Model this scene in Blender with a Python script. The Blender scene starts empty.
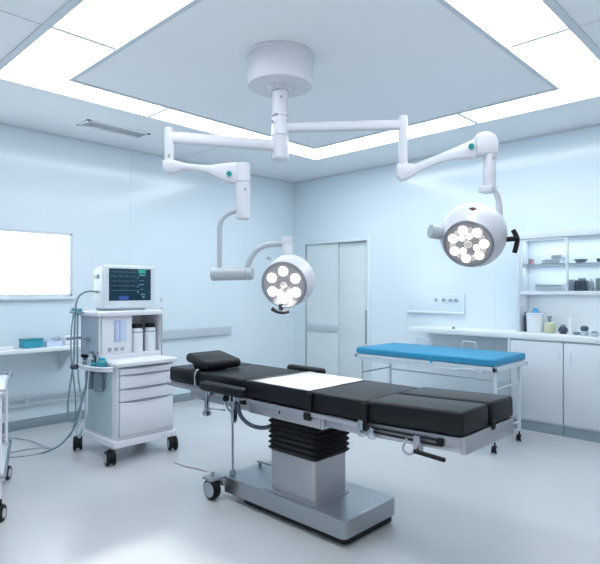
import bpy, bmesh, math, random
from mathutils import Vector, Matrix
random.seed(4)
C = bpy.context.scene.collection
PI = math.pi
# ---------------------------------------------------------------- camera model
FPX, CX, CY, HC = 540.0, 300.0, 290.0, 1.55
AZ = math.atan2(520, 540)
sA, cA = math.sin(AZ), math.cos(AZ)
def cam(px, py, d):
    r = (px-CX)/FPX*d
    return Vector((r*cA-d*sA, r*sA+d*cA, HC-(py-CY)*d/FPX))
def cdir(r, u, f):                       # a direction given as right, up, forward of the camera
    return Vector((r*cA-f*sA, r*sA+f*cA, u)).normalized()
cd = bpy.data.cameras.new('camera'); co = bpy.data.objects.new('camera', cd); C.objects.link(co)
cd.sensor_width = 36; cd.lens = FPX/600*36; cd.clip_start = .05
cd.shift_y = (CY-282)/600
co.location = (0, 0, HC); co.rotation_euler = (PI/2, 0, AZ)
bpy.context.scene.camera = co
sc = bpy.context.scene
sc.view_settings.view_transform = 'Standard'
sc.view_settings.look = 'None'
sc.view_settings.exposure = 0.12

# ---------------------------------------------------------------- materials
def pm(name, col, rough=.5, metal=0, coat=0, emit=None, es=0, spec=.5, noise=None, bump=0, trans=0, alpha=1, rvar=0):
    m = bpy.data.materials.new(name); m.use_nodes = True
    nt = m.node_tree; b = nt.nodes['Principled BSDF']
    b.inputs['Base Color'].default_value = (*col, 1)
    b.inputs['Roughness'].default_value = rough
    b.inputs['Metallic'].default_value = metal
    b.inputs['Coat Weight'].default_value = coat
    b.inputs['Coat Roughness'].default_value = .12
    b.inputs['Specular IOR Level'].default_value = spec
    b.inputs['Transmission Weight'].default_value = trans
    b.inputs['Alpha'].default_value = alpha
    if emit:
        b.inputs['Emission Color'].default_value = (*emit, 1)
        b.inputs['Emission Strength'].default_value = es
    if noise:
        sc_, amt = noise
        tc = nt.nodes.new('ShaderNodeTexCoord'); n = nt.nodes.new('ShaderNodeTexNoise')
        n.inputs['Scale'].default_value = sc_; n.inputs['Detail'].default_value = 4
        nt.links.new(tc.outputs['Object'], n.inputs['Vector'])
        cr = nt.nodes.new('ShaderNodeValToRGB')
        cr.color_ramp.elements[0].position = .3; cr.color_ramp.elements[1].position = .7
        cr.color_ramp.elements[0].color = (*[c*(1-amt) for c in col], 1)
        cr.color_ramp.elements[1].color = (*[min(1, c*(1+amt)) for c in col], 1)
        nt.links.new(n.outputs['Fac'], cr.inputs['Fac'])
        nt.links.new(cr.outputs['Color'], b.inputs['Base Color'])
        if rvar:
            mr = nt.nodes.new('ShaderNodeMapRange')
            mr.inputs['To Min'].default_value = rough-rvar; mr.inputs['To Max'].default_value = rough+rvar
            nt.links.new(n.outputs['Fac'], mr.inputs['Value']); nt.links.new(mr.outputs['Result'], b.inputs['Roughness'])
        if bump:
            bp = nt.nodes.new('ShaderNodeBump'); bp.inputs['Strength'].default_value = bump; bp.inputs['Distance'].default_value = .002
            nt.links.new(n.outputs['Fac'], bp.inputs['Height']); nt.links.new(bp.outputs['Normal'], b.inputs['Normal'])
    return m
M = {}
M['wall'] = pm('wall_paint', (.73, .835, .905), .15, noise=(1.2, .012), spec=.5)
M['ceil'] = pm('ceiling_paint', (.85, .88, .92), .55, noise=(1.5, .01))
M['floor'] = pm('floor_vinyl', (.55, .575, .60), .20, noise=(1.3, .03), spec=.5, rvar=.03)
M['skirt'] = pm('skirting_grey', (.26, .33, .38), .45, noise=(5, .03))
M['trimg'] = pm('grey_trim', (.52, .59, .65), .4, noise=(5, .02))
M['cline'] = pm('ceiling_trim_grey', (.62, .68, .74), .5, noise=(5, .02))
M['mull'] = pm('light_divider_grey', (.80, .82, .85), .5, noise=(5, .02))
M['trimw'] = pm('white_trim', (.72, .80, .85), .35, noise=(5, .01))
M['panel'] = pm('light_diffuser', (.9, .95, 1), .5, emit=(.93, .975, 1), es=7.2)
M['sky'] = pm('frosted_daylight_glass', (.9, .95, 1), .4, emit=(.94, .98, 1), es=2.6)
M['door'] = pm('door_laminate', (.70, .79, .82), .35, noise=(2, .02))
M['doorb'] = pm('door_laminate_pale', (.70, .78, .81), .35, noise=(2, .02))
M['lamp'] = pm('enamel_white', (.64, .66, .72), .3, coat=.2, noise=(8, .01))
M['lampg'] = pm('enamel_grey', (.42, .47, .52), .35, coat=.1, noise=(8, .01))
M['canopy'] = pm('canopy_white', (.68, .70, .76), .4, noise=(4, .01))
M['lens'] = pm('lens_plate', (.36, .35, .37), .5, metal=.0, noise=(30, .08))
M['rim'] = pm('lens_rim', (.25, .27, .30), .35, metal=.5, noise=(30, .05))
M['led'] = pm('led_glow', (1, 1, 1), .4, emit=(1, .98, .95), es=5)
M['led2'] = pm('led_centre', (.5, .48, .46), .3, emit=(1, .97, .92), es=.25)
M['black'] = pm('black_plastic', (.008, .009, .012), .55, spec=.25, noise=(20, .1))
M['vinyl'] = pm('black_vinyl', (.006, .007, .011), .40, noise=(60, .15), bump=.12, spec=.27)
M['vinyltop'] = M['vinyl']
M['rubber'] = pm('black_rubber', (.008, .009, .011), .6, noise=(25, .1), spec=.3)
M['steel'] = pm('brushed_steel', (.40, .43, .46), .3, metal=.9, noise=(2, .02))
M['steelc'] = pm('column_steel', (.43, .44, .47), .4, metal=.75, noise=(6, .04))
M['railm'] = pm('rail_metal', (.42, .43, .48), .36, metal=.7, noise=(9, .03))
M['chrome'] = pm('chrome', (.50, .53, .57), .18, metal=1, noise=(9, .02))
M['wheelg'] = pm('wheel_grey', (.42, .47, .52), .45, noise=(12, .04))
M['cartw'] = pm('cart_white', (.80, .82, .88), .4, noise=(6, .01))
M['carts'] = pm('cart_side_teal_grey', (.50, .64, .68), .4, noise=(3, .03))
M['cartd'] = pm('cart_blue_grey', (.42, .50, .60), .5, noise=(5, .03))  # blue grey of the tower side and one small box
M['gap'] = pm('drawer_gap', (.36, .39, .48), .6, noise=(8, .03))
M['mon'] = pm('monitor_shell', (.72, .79, .84), .4, noise=(6, .01))
M['screen'] = pm('monitor_screen', (.012, .035, .06), .25, emit=(.02, .07, .12), es=.12, spec=.2, noise=(6, .2))
M['scrg'] = pm('screen_green', (.02, .3, .25), .4, emit=(.03, .4, .3), es=.3)
M['scrb'] = pm('screen_blue', (.02, .06, .3), .4, emit=(.03, .1, .3), es=.25)
M['scrt'] = pm('screen_trace', (.10, .22, .26), .4, emit=(.12, .3, .34), es=.3)
M['tube'] = pm('hose_teal_grey', (.20, .30, .36), .45, noise=(15, .05))
M['tubel'] = pm('hose_light_grey', (.42, .52, .58), .45, noise=(15, .05))
M['teal'] = pm('teal_plastic', (.03, .27, .33), .35, noise=(10, .05))
M['tealb'] = pm('teal_blue_box', (.03, .33, .45), .45, noise=(10, .05))
M['blue'] = pm('blue_vinyl', (.02, .28, .50), .5, noise=(7, .05), bump=.1)
M['bluec'] = pm('blue_cap', (.04, .32, .60), .4, noise=(10, .04))
M['lav'] = pm('flowmeter_lavender', (.40, .46, .80), .3, noise=(10, .04))
M['gtube'] = pm('flowmeter_glass', (.62, .72, .90), .15, noise=(10, .02))
M['bed'] = pm('bed_frame_white', (.66, .74, .80), .35, metal=.2, noise=(8, .02))
M['cab'] = pm('cabinet_laminate', (.68, .74, .81), .35, noise=(4, .01))
M['cabin'] = pm('cabinet_interior', (.80, .87, .92), .5, noise=(4, .02))
M['count'] = pm('counter_white', (.82, .87, .90), .3, noise=(5, .01))
M['white'] = pm('white_plastic', (.80, .85, .90), .4, noise=(10, .01))
M['layer'] = pm('white_layer', (.60, .59, .575), .7, noise=(25, .02), bump=.2)
M['yel'] = pm('pale_yellow_label', (.60, .62, .44), .5, noise=(12, .04))
M['pink'] = pm('pink_plastic', (.55, .33, .38), .5, noise=(12, .04))
M['dgl'] = pm('dark_glass', (.05, .08, .12), .2, noise=(12, .05))
M['mgl'] = pm('smoky_grey_plastic', (.20, .27, .33), .3, noise=(12, .05))
M['olive'] = pm('olive_box', (.30, .36, .36), .5, noise=(12, .05))
M['red'] = pm('red_cable', (.50, .42, .44), .5, noise=(12, .05))
M['rose'] = pm('dark_red_mark', (.10, .01, .02), .4, noise=(12, .05))
M['tdot'] = pm('teal_badge', (.01, .25, .25), .4, noise=(12, .05))
def glass():
    m = bpy.data.materials.new('clear_glass'); m.use_nodes = True; nt = m.node_tree
    for n in list(nt.nodes): nt.nodes.remove(n)
    o = nt.nodes.new('ShaderNodeOutputMaterial'); mx = nt.nodes.new('ShaderNodeMixShader')
    t = nt.nodes.new('ShaderNodeBsdfTransparent'); g = nt.nodes.new('ShaderNodeBsdfGlossy')
    t.inputs['Color'].default_value = (.95, .975, .985, 1); g.inputs['Roughness'].default_value = .05
    f = nt.nodes.new('ShaderNodeFresnel'); f.inputs['IOR'].default_value = 1.45
    nt.links.new(f.outputs[0], mx.inputs[0]); nt.links.new(t.outputs[0], mx.inputs[1]); nt.links.new(g.outputs[0], mx.inputs[2])
    nt.links.new(mx.outputs[0], o.inputs[0]); return m
M['glass'] = glass()

# ---------------------------------------------------------------- mesh tools
class MB:
    """collects shapes (world coordinates) into one mesh"""
    def __init__(s): s.bm = bmesh.new()
    def _xf(s, vs, mat):
        if mat is not None:
            for v in vs: v.co = mat @ v.co
    def box(s, lo, hi, r=0, seg=2, mat=None):
        lo = Vector(lo); hi = Vector(hi)
        res = bmesh.ops.create_cube(s.bm, size=1); vs = res['verts']
        c = (lo+hi)/2; d = hi-lo
        for v in vs: v.co = Vector((v.co.x*d.x, v.co.y*d.y, v.co.z*d.z))+c
        if r > 0:
            es = list({e for v in vs for e in v.link_edges})
            res = bmesh.ops.bevel(s.bm, geom=es, offset=min(r, min(d)*.49), segments=seg, profile=.5, affect='EDGES', clamp_overlap=True)
            vs = list({v for f in res['faces'] for v in f.verts} | {v for v in vs if v.is_valid})
        s._xf(vs, mat); return s
    def vbox(s, lo, hi, r, seg=4, top=0, mat=None):
        """box whose vertical edges are rounded by r, with a small top bevel"""
        x0, y0, z0 = lo; x1, y1, z1 = hi
        pts = []
        for cx_, cy_, a0 in ((x1-r, y1-r, 0), (x0+r, y1-r, 90), (x0+r, y0+r, 180), (x1-r, y0+r, 270)):
            for k in range(seg+1):
                a = math.radians(a0+90*k/seg); pts.append((cx_+r*math.cos(a), cy_+r*math.sin(a)))
        mx, my = (x0+x1)/2, (y0+y1)/2
        lev = [(z0, 0), (z1-top, 0)]
        if top: lev += [(z1-top*.3, top*.3), (z1, top)]
        rings = []
        for z, ins in lev:
            rings.append([(x-math.copysign(ins, x-mx), y-math.copysign(ins, y-my), z) for x, y in pts])
        return s.loft(rings, mat=mat)
    def loft(s, rings, closed=True, caps=True, mat=None):
        R = [[s.bm.verts.new(p) for p in ring] for ring in rings]
        n = len(R[0])
        for a, b in zip(R, R[1:]):
            for i in range(n if closed else n-1):
                j = (i+1) % n
                try: s.bm.faces.new((a[i], a[j], b[j], b[i]))
                except ValueError: pass
        if caps:
            for ring, rev in ((R[0], True), (R[-1], False)):
                try: s.bm.faces.new(list(reversed(ring)) if rev else ring)
                except ValueError: pass
        s._xf([v for r in R for v in r], mat); return s
    def cyl(s, a, b, r, r2=None, n=20, bev=0):
        a = Vector(a); b = Vector(b); r2 = r if r2 is None else r2
        L = (b-a).length
        prof = [(0, r), (L, r2)]
        if bev: prof = [(0, r-bev), (bev, r), (L-bev, r2), (L, r2-bev)]
        return s.lathe(a, b-a, prof, n)
    def lathe(s, base, axis, prof, n=32, caps=True, smooth=True):
        """prof: (distance along the axis, radius)"""
        base = Vector(base); w = Vector(axis).normalized()
        u = w.orthogonal().normalized(); v = w.cross(u)
        rings = []
        for d, r in prof:
            r = max(r, 1e-4)
            rings.append([base+w*d+(u*math.cos(2*PI*k/n)+v*math.sin(2*PI*k/n))*r for k in range(n)])
        return s.loft(rings, caps=caps)
    def tube(s, pts, r, n=10, sm=True, it=3, rr=None):
        P = [Vector(p) for p in pts]
        if sm:
            for _ in range(it):
                Q = [P[0]]
                for a, b in zip(P, P[1:]): Q += [a*.75+b*.25, a*.25+b*.75]
                Q.append(P[-1]); P = Q
        t0 = (P[1]-P[0]).normalized(); u = t0.orthogonal().normalized()
        rings = []
        for i, p in enumerate(P):
            t = (P[min(i+1, len(P)-1)]-P[max(i-1, 0)])
            t = t.normalized() if t.length > 1e-9 else t0
            u = (u-t*u.dot(t)).normalized(); v = t.cross(u)
            q = r if rr is None else rr[0]+(rr[1]-rr[0])*i/(len(P)-1)
            rings.append([p+(u*math.cos(2*PI*k/n)+v*math.sin(2*PI*k/n))*q for k in range(n)])
        return s.loft(rings)
    def plate(s, pts, off):
        """flat outline pts (3D) extruded by off on both sides"""
        off = Vector(off)
        return s.loft([[Vector(p)-off for p in pts], [Vector(p)+off for p in pts]])
def obj(name, mb, mat, parent=None, label=None, ang=35, loc=None):
    bm = mb.bm
    bmesh.ops.recalc_face_normals(bm, faces=bm.faces)
    me = bpy.data.meshes.new(name)
    if parent is not None:
        o_ = Vector((0, 0, 0)); p = parent
        while p is not None: o_ += p.location; p = p.parent
        base = o_; own = Vector((0, 0, 0))
    elif loc is not None: own = base = Vector(loc)
    else:
        xs = [v.co for v in bm.verts]
        own = base = Vector(((min(c.x for c in xs)+max(c.x for c in xs))/2, (min(c.y for c in xs)+max(c.y for c in xs))/2, min(c.z for c in xs)))
    for v in bm.verts: v.co -= base
    bm.to_mesh(me); bm.free()
    for p in me.polygons: p.use_smooth = True
    me.set_sharp_from_angle(angle=math.radians(ang))
    me.materials.append(mat)
    o = bpy.data.objects.new(name, me); C.objects.link(o)
    o.location = own
    if parent is not None: o.parent = parent
    if label: o['label'] = label
    return o
def thing(name, label, cat, loc, group=None):
    o = bpy.data.objects.new(name, None); C.objects.link(o)
    o.empty_display_size = .1; o.location = loc; return tag(o, label, cat, group)
def tag(o, label, cat, group=None, kind=None):
    o['label'] = label; o['category'] = cat
    if group: o['group'] = group
    if kind: o['kind'] = kind
    return o
def struct(name, mb, mat, parent=None):
    o = obj(name, mb, mat, parent, ang=30)
    if parent is None: o['kind'] = 'structure'
    return o
B = lambda lo, hi, r=0, seg=2: MB().box(lo, hi, r, seg)

# ================================================================ the room
XW, YW, ZC = -6.40, 6.50, 3.36
X1, Y0 = 1.6, -1.6
struct('floor', B((XW-.2, Y0, -.1), (X1, YW+.2, 0)), M['floor'])
# left wall, with the window hole
WY0, WY1, WZ0, WZ1 = .75, 2.745, 1.475, 2.222
w = MB()
w.box((XW-.2, Y0, 0), (XW, WY0, ZC)); w.box((XW-.2, WY1, 0), (XW, YW+.2, ZC))
w.box((XW-.2, WY0, 0), (XW, WY1, WZ0)); w.box((XW-.2, WY0, WZ1), (XW, WY1, ZC))
struct('wall_left', w, M['wall'])
DX0, DX1, DZ = -6.13, -4.86, 2.29
w = MB()
w.box((XW, YW, 0), (DX0, YW+.2, ZC)); w.box((DX1, YW, 0), (X1, YW+.2, ZC)); w.box((DX0, YW, DZ), (DX1, YW+.2, ZC))
struct('wall_back', w, M['wall'])
# window
wn = struct('window_1', B((XW-.06, WY0, WZ0), (XW-.045, WY1, WZ1)), M['sky'])
f = MB()
t = .03
f.box((XW-.05, WY0, WZ1-t), (XW+.012, WY1, WZ1), .004); f.box((XW-.05, WY1-t, WZ0), (XW+.012, WY1, WZ1), .004)
f.box((XW-.05, WY0, WZ0), (XW+.012, WY1, WZ0+t), .004); f.box((XW-.05, WY0, WZ0), (XW+.012, WY0+t, WZ1), .004)
fr = struct('window_frame', f, M['cline'], wn)
struct('window_sill', B((XW-.045, WY0-.03, WZ0-.035), (XW+.05, WY1+.03, WZ0), .006), M['trimw'], wn)
# skirting
struct('baseboard_left', B((XW, Y0, 0), (XW+.015, YW, .105), .003), M['skirt'])
w = MB(); w.box((XW, YW-.015, 0), (DX0-.07, YW, .105), .003); w.box((DX1+.07, YW-.015, 0), (X1, YW, .105), .003)
struct('baseboard_back', w, M['skirt'])
# faint joints between the wall cladding sheets
w = MB()
for y in (1.3, 3.5): w.box((XW, y-.003, .105), (XW+.003, y+.003, ZC))
struct('trim_1', w, M['wall'])
w = MB()
for x in (-4.2, -2.9): w.box((x-.003, YW-.003, .105), (x+.003, YW, ZC))
struct('trim_2', w, M['wall'])
# cornice line at the ceiling
w = MB(); w.box((XW, Y0, ZC-.02), (XW+.018, YW, ZC)); w.box((XW, YW-.018, ZC-.02), (X1, YW, ZC))
struct('trim_3', w, M['cline'])
# door in the back wall
d = struct('door_1', B((DX0, YW+.015, .01), (-5.44, YW+.05, DZ)), M['door'])
struct('door_leaf', B((-5.435, YW+.03, .01), (DX1, YW+.06, DZ-.075), .004), M['doorb'], d)
struct('door_top_rail', B((-5.435, YW+.04, DZ-.07), (DX1, YW+.09, DZ), .003), M['trimw'], d)
f = MB()
f.box((DX0-.03, YW-.003, 0), (DX0, YW+.11, DZ+.06), .004); f.box((DX1, YW-.02, 0), (DX1+.06, YW+.11, DZ+.06), .004)
f.box((DX0, YW-.02, DZ), (DX1, YW+.11, DZ+.06), .004)
struct('door_frame', f, M['wall'], d)
struct('door_bumper', B((DX0+.02, YW-.005, .88), (-5.46, YW+.02, .99), .01), M['trimg'], d)
h = MB(); h.box((DX1-.055, YW+.01, .74), (DX1-.02, YW+.04, 1.25), .008); h.box((DX1-.05, YW+.03, .78), (DX1-.03, YW+.065, .82)); h.box((DX1-.05, YW+.03, 1.17), (DX1-.03, YW+.065, 1.21))
struct('door_handle', h, M['skirt'], d)

# ceiling: outer field, inner panel, recessed light ring between
IX0, IX1, IY0, IY1 = -4.67, -1.68, 1.96, 5.12
OX0, OX1, OY0, OY1 = -5.05, -1.25, 1.49, 5.56
w = MB(); zt = ZC+.12
w.box((XW-.2, Y0, ZC), (OX0, YW+.2, zt)); w.box((OX1, Y0, ZC), (X1, YW+.2, zt))
w.box((OX0, Y0, ZC), (OX1, OY0, zt)); w.box((OX0, OY1, ZC), (OX1, YW+.2, zt))
w.box((IX0, IY0, ZC), (IX1, IY1, zt))
struct('ceiling', w, M['ceil'])
w = MB(); e = .04
for a, b in (((IX0, IY0, 0), (IX1, IY0+e, 0)), ((IX0, IY1-e, 0), (IX1, IY1, 0)), ((IX0, IY0+e, 0), (IX0+e, IY1-e, 0)), ((IX1-e, IY0+e, 0), (IX1, IY1-e, 0)),
             ((OX0-.0, OY0-.06, 0), (OX1+.06, OY0, 0)), ((OX1, OY0, 0), (OX1+.06, OY1, 0))):
    w.box((a[0], a[1], ZC-.008), (b[0], b[1], ZC-.0005))
struct('trim_4', w, M['cline'])
# light dividers
DV = [((-3.845, OY0), (-3.80, IY0)), ((-2.47, OY0), (-2.43, IY0)), ((OX0, 2.955), (IX0, 2.995)), ((-2.71, IY1), (-2.67, OY1)), ((IX1, 3.98), (OX1, 4.02)), ((IX1, 2.48), (OX1, 2.52))]
w = MB()
for a, b in DV: w.box((a[0], a[1], ZC+.004), (b[0], b[1], ZC+.03))
struct('trim_5', w, M['mull'])
w = MB()
w.box((-3.825, Y0, ZC-.003), (-3.815, OY0-.06, ZC)); w.box((OX1+.06, 4.0, ZC-.003), (X1, 4.01, ZC)); w.box((XW, 4.2, ZC-.003), (OX0, 4.206, ZC))
struct('trim_6', w, M['cline'])
zl = ZC+.022
def lightpanel(boxes, label):
    w = MB()
    for a, b in boxes: w.box((a[0], a[1], zl), (b[0], b[1], zl+.03))
    return tag(obj('ceiling_light', w, M['panel']), label, 'ceiling light', 'panels of the square ceiling light ring')
lightpanel([((OX0, OY0), (-3.83, IY0)), ((OX0, IY0), (IX0, 2.965))], 'L-shaped glowing ceiling light panel at the left corner of the ring, above the patient monitor')
lightpanel([((-3.81, OY0), (-2.46, IY0))], 'straight glowing ceiling light panel at the top left edge of the photo')
lightpanel([((-2.44, OY0), (OX1, IY0)), ((IX1, IY0), (OX1, 2.49))], 'glowing ceiling light corner panel nearest the camera, above the photo frame')
lightpanel([((OX0, 2.985), (IX0, OY1)), ((IX0, IY1), (-2.70, OY1))], 'long glowing ceiling light panel turning the far corner behind the ceiling mount')
lightpanel([((-2.68, IY1), (OX1, OY1)), ((IX1, 4.01), (OX1, IY1))], 'glowing ceiling light corner panel at the right, above the wall cabinet')
lightpanel([((IX1, 2.51), (OX1, 3.99))], 'straight glowing ceiling light panel at the top right edge of the photo')
# air vent
v = thing('ceiling_vent', 'grey slatted air vent set in the ceiling above the left wall', 'air vent', (-5.71, 2.93, ZC-.012))
f = MB(); x0, x1, y0, y1 = -5.85, -5.58, 2.56, 3.30
f.box((x0, y0, ZC-.012), (x0+.03, y1, ZC)); f.box((x1-.03, y0, ZC-.012), (x1, y1, ZC)); f.box((x0, y0, ZC-.012), (x1, y0+.03, ZC)); f.box((x0, y1-.03, ZC-.012), (x1, y1, ZC))
obj('vent_frame', f, M['ceil'], v)
f = MB()
for k in range(7):
    x = x0+.045+k*.03
    f.loft([[(x, y0+.03, ZC-.002), (x+.022, y0+.03, ZC-.010), (x+.024, y0+.03, ZC-.008), (x+.002, y0+.03, ZC)], [(x, y1-.03, ZC-.002), (x+.022, y1-.03, ZC-.010), (x+.024, y1-.03, ZC-.008), (x+.002, y1-.03, ZC)]])
obj('vent_slats', f, M['ceil'], v)
obj('vent_back', B((x0+.03, y0+.03, ZC-.002), (x1-.03, y1-.03, ZC-.0005)), M['ceil'], v)

# wall bumper rail on the left wall
b = tag(obj('wall_rail', MB().box((XW+.004, 2.5, .88), (XW+.045, 5.13, 1.005), .012, 3), M['trimg']), 'wide grey bumper rail on the left wall behind the anaesthesia cart', 'rail')
# double low rail under the left bench
r = thing('low_wall_rail', 'pale double rail fixed low on the wall under the left bench', 'rail', (XW+.05, 1.6, .26))
obj('rail_bar', B((XW+.03, .1, .255), (XW+.055, 3.3, .285), .005), M['trimg'], r)
obj('rail_bar', B((XW+.03, .1, .335), (XW+.055, 3.3, .365), .005), M['trimg'], r)
for y in (.3, 1.6, 2.2, 2.9): obj('rail_bracket', B((XW, y, .245), (XW+.03, y+.05, .375), .004), M['trimw'], r)

# ================================================================ left wall bench
bn = thing('wall_bench', 'long white wall-mounted bench under the window', 'bench', (XW+.22, 1.5, .88))
obj('bench_top', B((XW+.004, -.6, .885), (XW+.42, 2.78, .925), .008), M['count'], bn)
for y in (-.3, .9, 2.6):
    f = MB(); f.plate([(XW+.02, y, .88), (XW+.34, y, .88), (XW+.34, y, .85), (XW+.02, y, .62)], (0, .012, 0)); obj('bracket', f, M['trimw'], bn)
def lathe_thing(name, label, cat, x, y, z, parts, group=None, n=24):
    """parts: (name, material, profile)"""
    if len(parts) == 1:
        o = obj(name, MB().lathe((x, y, z), (0, 0, 1), parts[0][2], n), parts[0][1], loc=(x, y, z)); return tag(o, label, cat, group)
    t_ = thing(name, label, cat, (x, y, z), group)
    for pn, mt, pf in parts: obj(pn, MB().lathe((x, y, z), (0, 0, 1), pf, n), mt, t_)
    return t_
zb = .925
o = thing('storage_box', 'small teal plastic box sitting on the white wall bench', 'box', (-6.17, 2.21, zb))
obj('box_body', B((-6.25, 2.10, zb), (-6.10, 2.30, zb+.085), .008), M['tealb'], o)
obj('lid', B((-6.255, 2.095, zb+.085), (-6.095, 2.305, zb+.10), .004), M['teal'], o)
o = thing('glass_tray', 'low clear tray beside the teal box on the wall bench', 'tray', (-6.2, 2.42, zb))
f = MB()
for a, c in (((-6.3, 2.34), (-6.1, 2.345)), ((-6.3, 2.5), (-6.1, 2.505)), ((-6.3, 2.345), (-6.295, 2.5)), ((-6.105, 2.345), (-6.1, 2.5))): f.box((a[0], a[1], zb), (c[0], c[1], zb+.06))
f.box((-6.3, 2.34, zb), (-6.1, 2.505, zb+.006)); obj('tray_body', f, M['gtube'], o)
tag(obj('paper_box', B((-6.33, 2.55, zb), (-6.12, 2.76, zb+.10), .01), M['white']), 'plain white carton at the right end of the wall bench', 'box')
tag(obj('document_tray', B((-6.28, 1.62, zb), (-6.08, 2.0, zb+.03), .008), M['white']), 'flat white tray on the bench at the left edge of the photo', 'tray')

# ================================================================ operating table
TX, TY = -2.62, 2.82
ot = thing('operating_table', 'black padded operating table on a stainless steel column and base', 'operating table', (TX, TY, 0))
Yn, Yf = 2.52, 3.13
obj('base', MB().vbox((-3.21, 2.50, .055), (-2.04, 3.05, .17), .035, 6, .006), M['steel'], ot, ang=12)
obj('base_skirt', MB().vbox((-3.02, 2.535, .012), (-2.055, 3.035, .058), .03, 5), M['rubber'], ot)
obj('column_plate', MB().vbox((-2.79, 2.53, .168), (-2.31, 2.90, .176), .03, 5), M['railm'], ot)
obj('column', MB().vbox((-2.755, 2.56, .174), (-2.335, 2.89, .46), .028, 6), M['steelc'], ot)
f = MB(); rings = []; nb = 7
for k in range(nb*2+1):
    z = .445+(.70-.445)*k/(nb*2); i = .0 if k % 2 else .018
    x0, y0, x1, y1 = -2.772+i, 2.54+i, -2.31-i, 2.91-i
    r_ = .03; ring = []
    for cx_, cy_, a0 in ((x1-r_, y1-r_, 0), (x0+r_, y1-r_, 90), (x0+r_, y0+r_, 180), (x1-r_, y0+r_, 270)):
        for q in range(4):
            a = math.radians(a0+30*q); ring.append((cx_+r_*math.cos(a), cy_+r_*math.sin(a), z))
    rings.append(ring)
f.loft(rings); obj('bellows', f, M['rubber'], ot, ang=20)
# two wheels at the head end of the base
def wheel(parent, c, axis, r, wd, bracket=True):
    """a wheel as tyre + grey disc"""
    c = Vector(c); ax = Vector(axis).normalized()
    o1 = obj('wheel', MB().lathe(c-ax*wd/2, ax, [(0, r*.72), (0, r*.9), (wd*.18, r), (wd*.82, r), (wd, r*.9), (wd, r*.72)], 28), M['rubber'], parent)
    f_ = MB(); f_.lathe(c-ax*(wd/2+.004), ax, [(0, r*.3), (0, r*.72), (.006, r*.76)], 28); f_.lathe(c+ax*(wd/2+.004), -ax, [(0, r*.3), (0, r*.72), (.006, r*.76)], 28)
    obj('wheel_disc', f_, M['wheelg'], o1)
    return o1
for y in (2.43,):
    cs = obj('caster', MB().box((-3.30, y+.045, .10), (-3.17, y+.085, .15), .01).box((-3.31, y-.045, .145), (-3.19, y+.09, .165), .008).cyl((-3.25, y+.01, .16), (-3.25, y+.01, .20), .012, n=12), M['railm'], ot)
    f = MB(); c = Vector((-3.245, y, .078)); ax = Vector((0, 1, 0)); r = .074; wd = .06
    f.lathe(c-ax*wd/2, ax, [(0, r*.7), (0, r*.92), (wd*.15, r), (wd*.85, r), (wd, r*.92), (wd, r*.7)], 32)
    obj('wheel', f, M['rubber'], cs)
    f = MB(); f.lathe(c-ax*(wd/2+.006), ax, [(0, .01), (0, r*.74), (.01, r*.80)], 32); obj('wheel_disc', f, M['wheelg'], cs)
f = MB(); f.cyl((-3.17, 2.84, .172), (-3.17, 2.84, .2), .012, n=12); f.box((-3.20, 2.83, .195), (-3.05, 2.85, .205), .003); obj('brake_pedal', f, M['skirt'], ot)
# frame under the pads
obj('table_frame', MB().box((-3.77, 2.60, .655), (-2.95, 3.05, .735), .008).box((-2.95, 2.535, .672), (-2.24, 3.115, .768), .006).box((-2.24, 2.555, .69), (-1.90, 3.095, .768), .006), M['railm'], ot)
obj('cover_panel', MB().box((-2.93, 2.527, .678), (-2.26, 2.537, .752), .003), M['steelc'], ot)
for y, s in ((2.50, 1), (3.15, -1)):
    f = MB(); f.box((-3.96, y-.008, .752), (-3.0, y+.008, .778), .003); f.box((-2.95, y-.008, .752), (-1.93, y+.008, .778), .003)
    for x in (-3.85, -3.45, -3.1, -2.8, -2.4, -2.0): f.cyl((x, y, .765), (x, y+s*.06, .765), .008, n=10)
    obj('side_rail', f, M['railm'], ot)
obj('head_plate', B((-3.96, 2.535, .752), (-3.0, 3.115, .782), .004), M['railm'], ot)
# pads
pz0, pz1 = .784, .905
def pad(name, x0, x1, y0, y1, z0=pz0, z1=pz1, r=.022, tilt=None, par=ot, mt='vinyl', label=None):
    f = MB().box((x0, y0, z0), (x1, y1, z1), r, 4)
    if tilt:
        piv, ang = tilt
        Mx = Matrix.Translation(piv) @ Matrix.Rotation(ang, 4, 'Y') @ Matrix.Translation(-Vector(piv))
        for v_ in f.bm.verts: v_.co = Mx @ v_.co
    return obj(name, f, M[mt], par, label)
pad('head_pad', -3.965, -3.565, Yn, Yf)
pad('back_pad', -3.56, -2.985, Yn, Yf, r=.018)
pad('seat_pad', -2.98, -2.345, Yn, Yf, r=.012)
pad('thigh_pad', -2.34, -1.905, Yn, Yf, r=.016)
tl = (Vector((-1.9, 2.8, pz0)), -math.radians(2.2))
pad('leg_pad', -1.895, -1.29, Yn-.002, 2.825, tilt=tl, z1=.91)
pad('leg_pad', -1.895, -1.29, 2.86, Yf+.02, tilt=tl, z1=.91)
f = MB().box((-1.9, 2.53, .70), (-1.29, 3.12, .778), .006)
f.box((-1.31, 2.524, .695), (-1.283, 3.126, .784), .004)
for v_ in f.bm.verts: v_.co = (Matrix.Translation(tl[0]) @ Matrix.Rotation(tl[1], 4, 'Y') @ Matrix.Translation(-tl[0])) @ v_.co
lf = obj('leg_frame', f, M['railm'], ot)
f = MB(); f.tube([(-1.88, 2.505, .765), (-1.42, 2.505, .775)], .007, sm=False); f.tube([(-1.84, 2.505, .742), (-1.42, 2.505, .748)], .007, sm=False); f.box((-1.43, 2.50, .742), (-1.40, 2.53, .782), .004)
obj('slide_bar', f, M['black'], lf)
f = MB(); f.tube([(-1.60, 2.49, .75), (-1.62, 2.47, .70), (-1.58, 2.46, .675), (-1.54, 2.47, .69), (-1.53, 2.49, .74)], .007)
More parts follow.
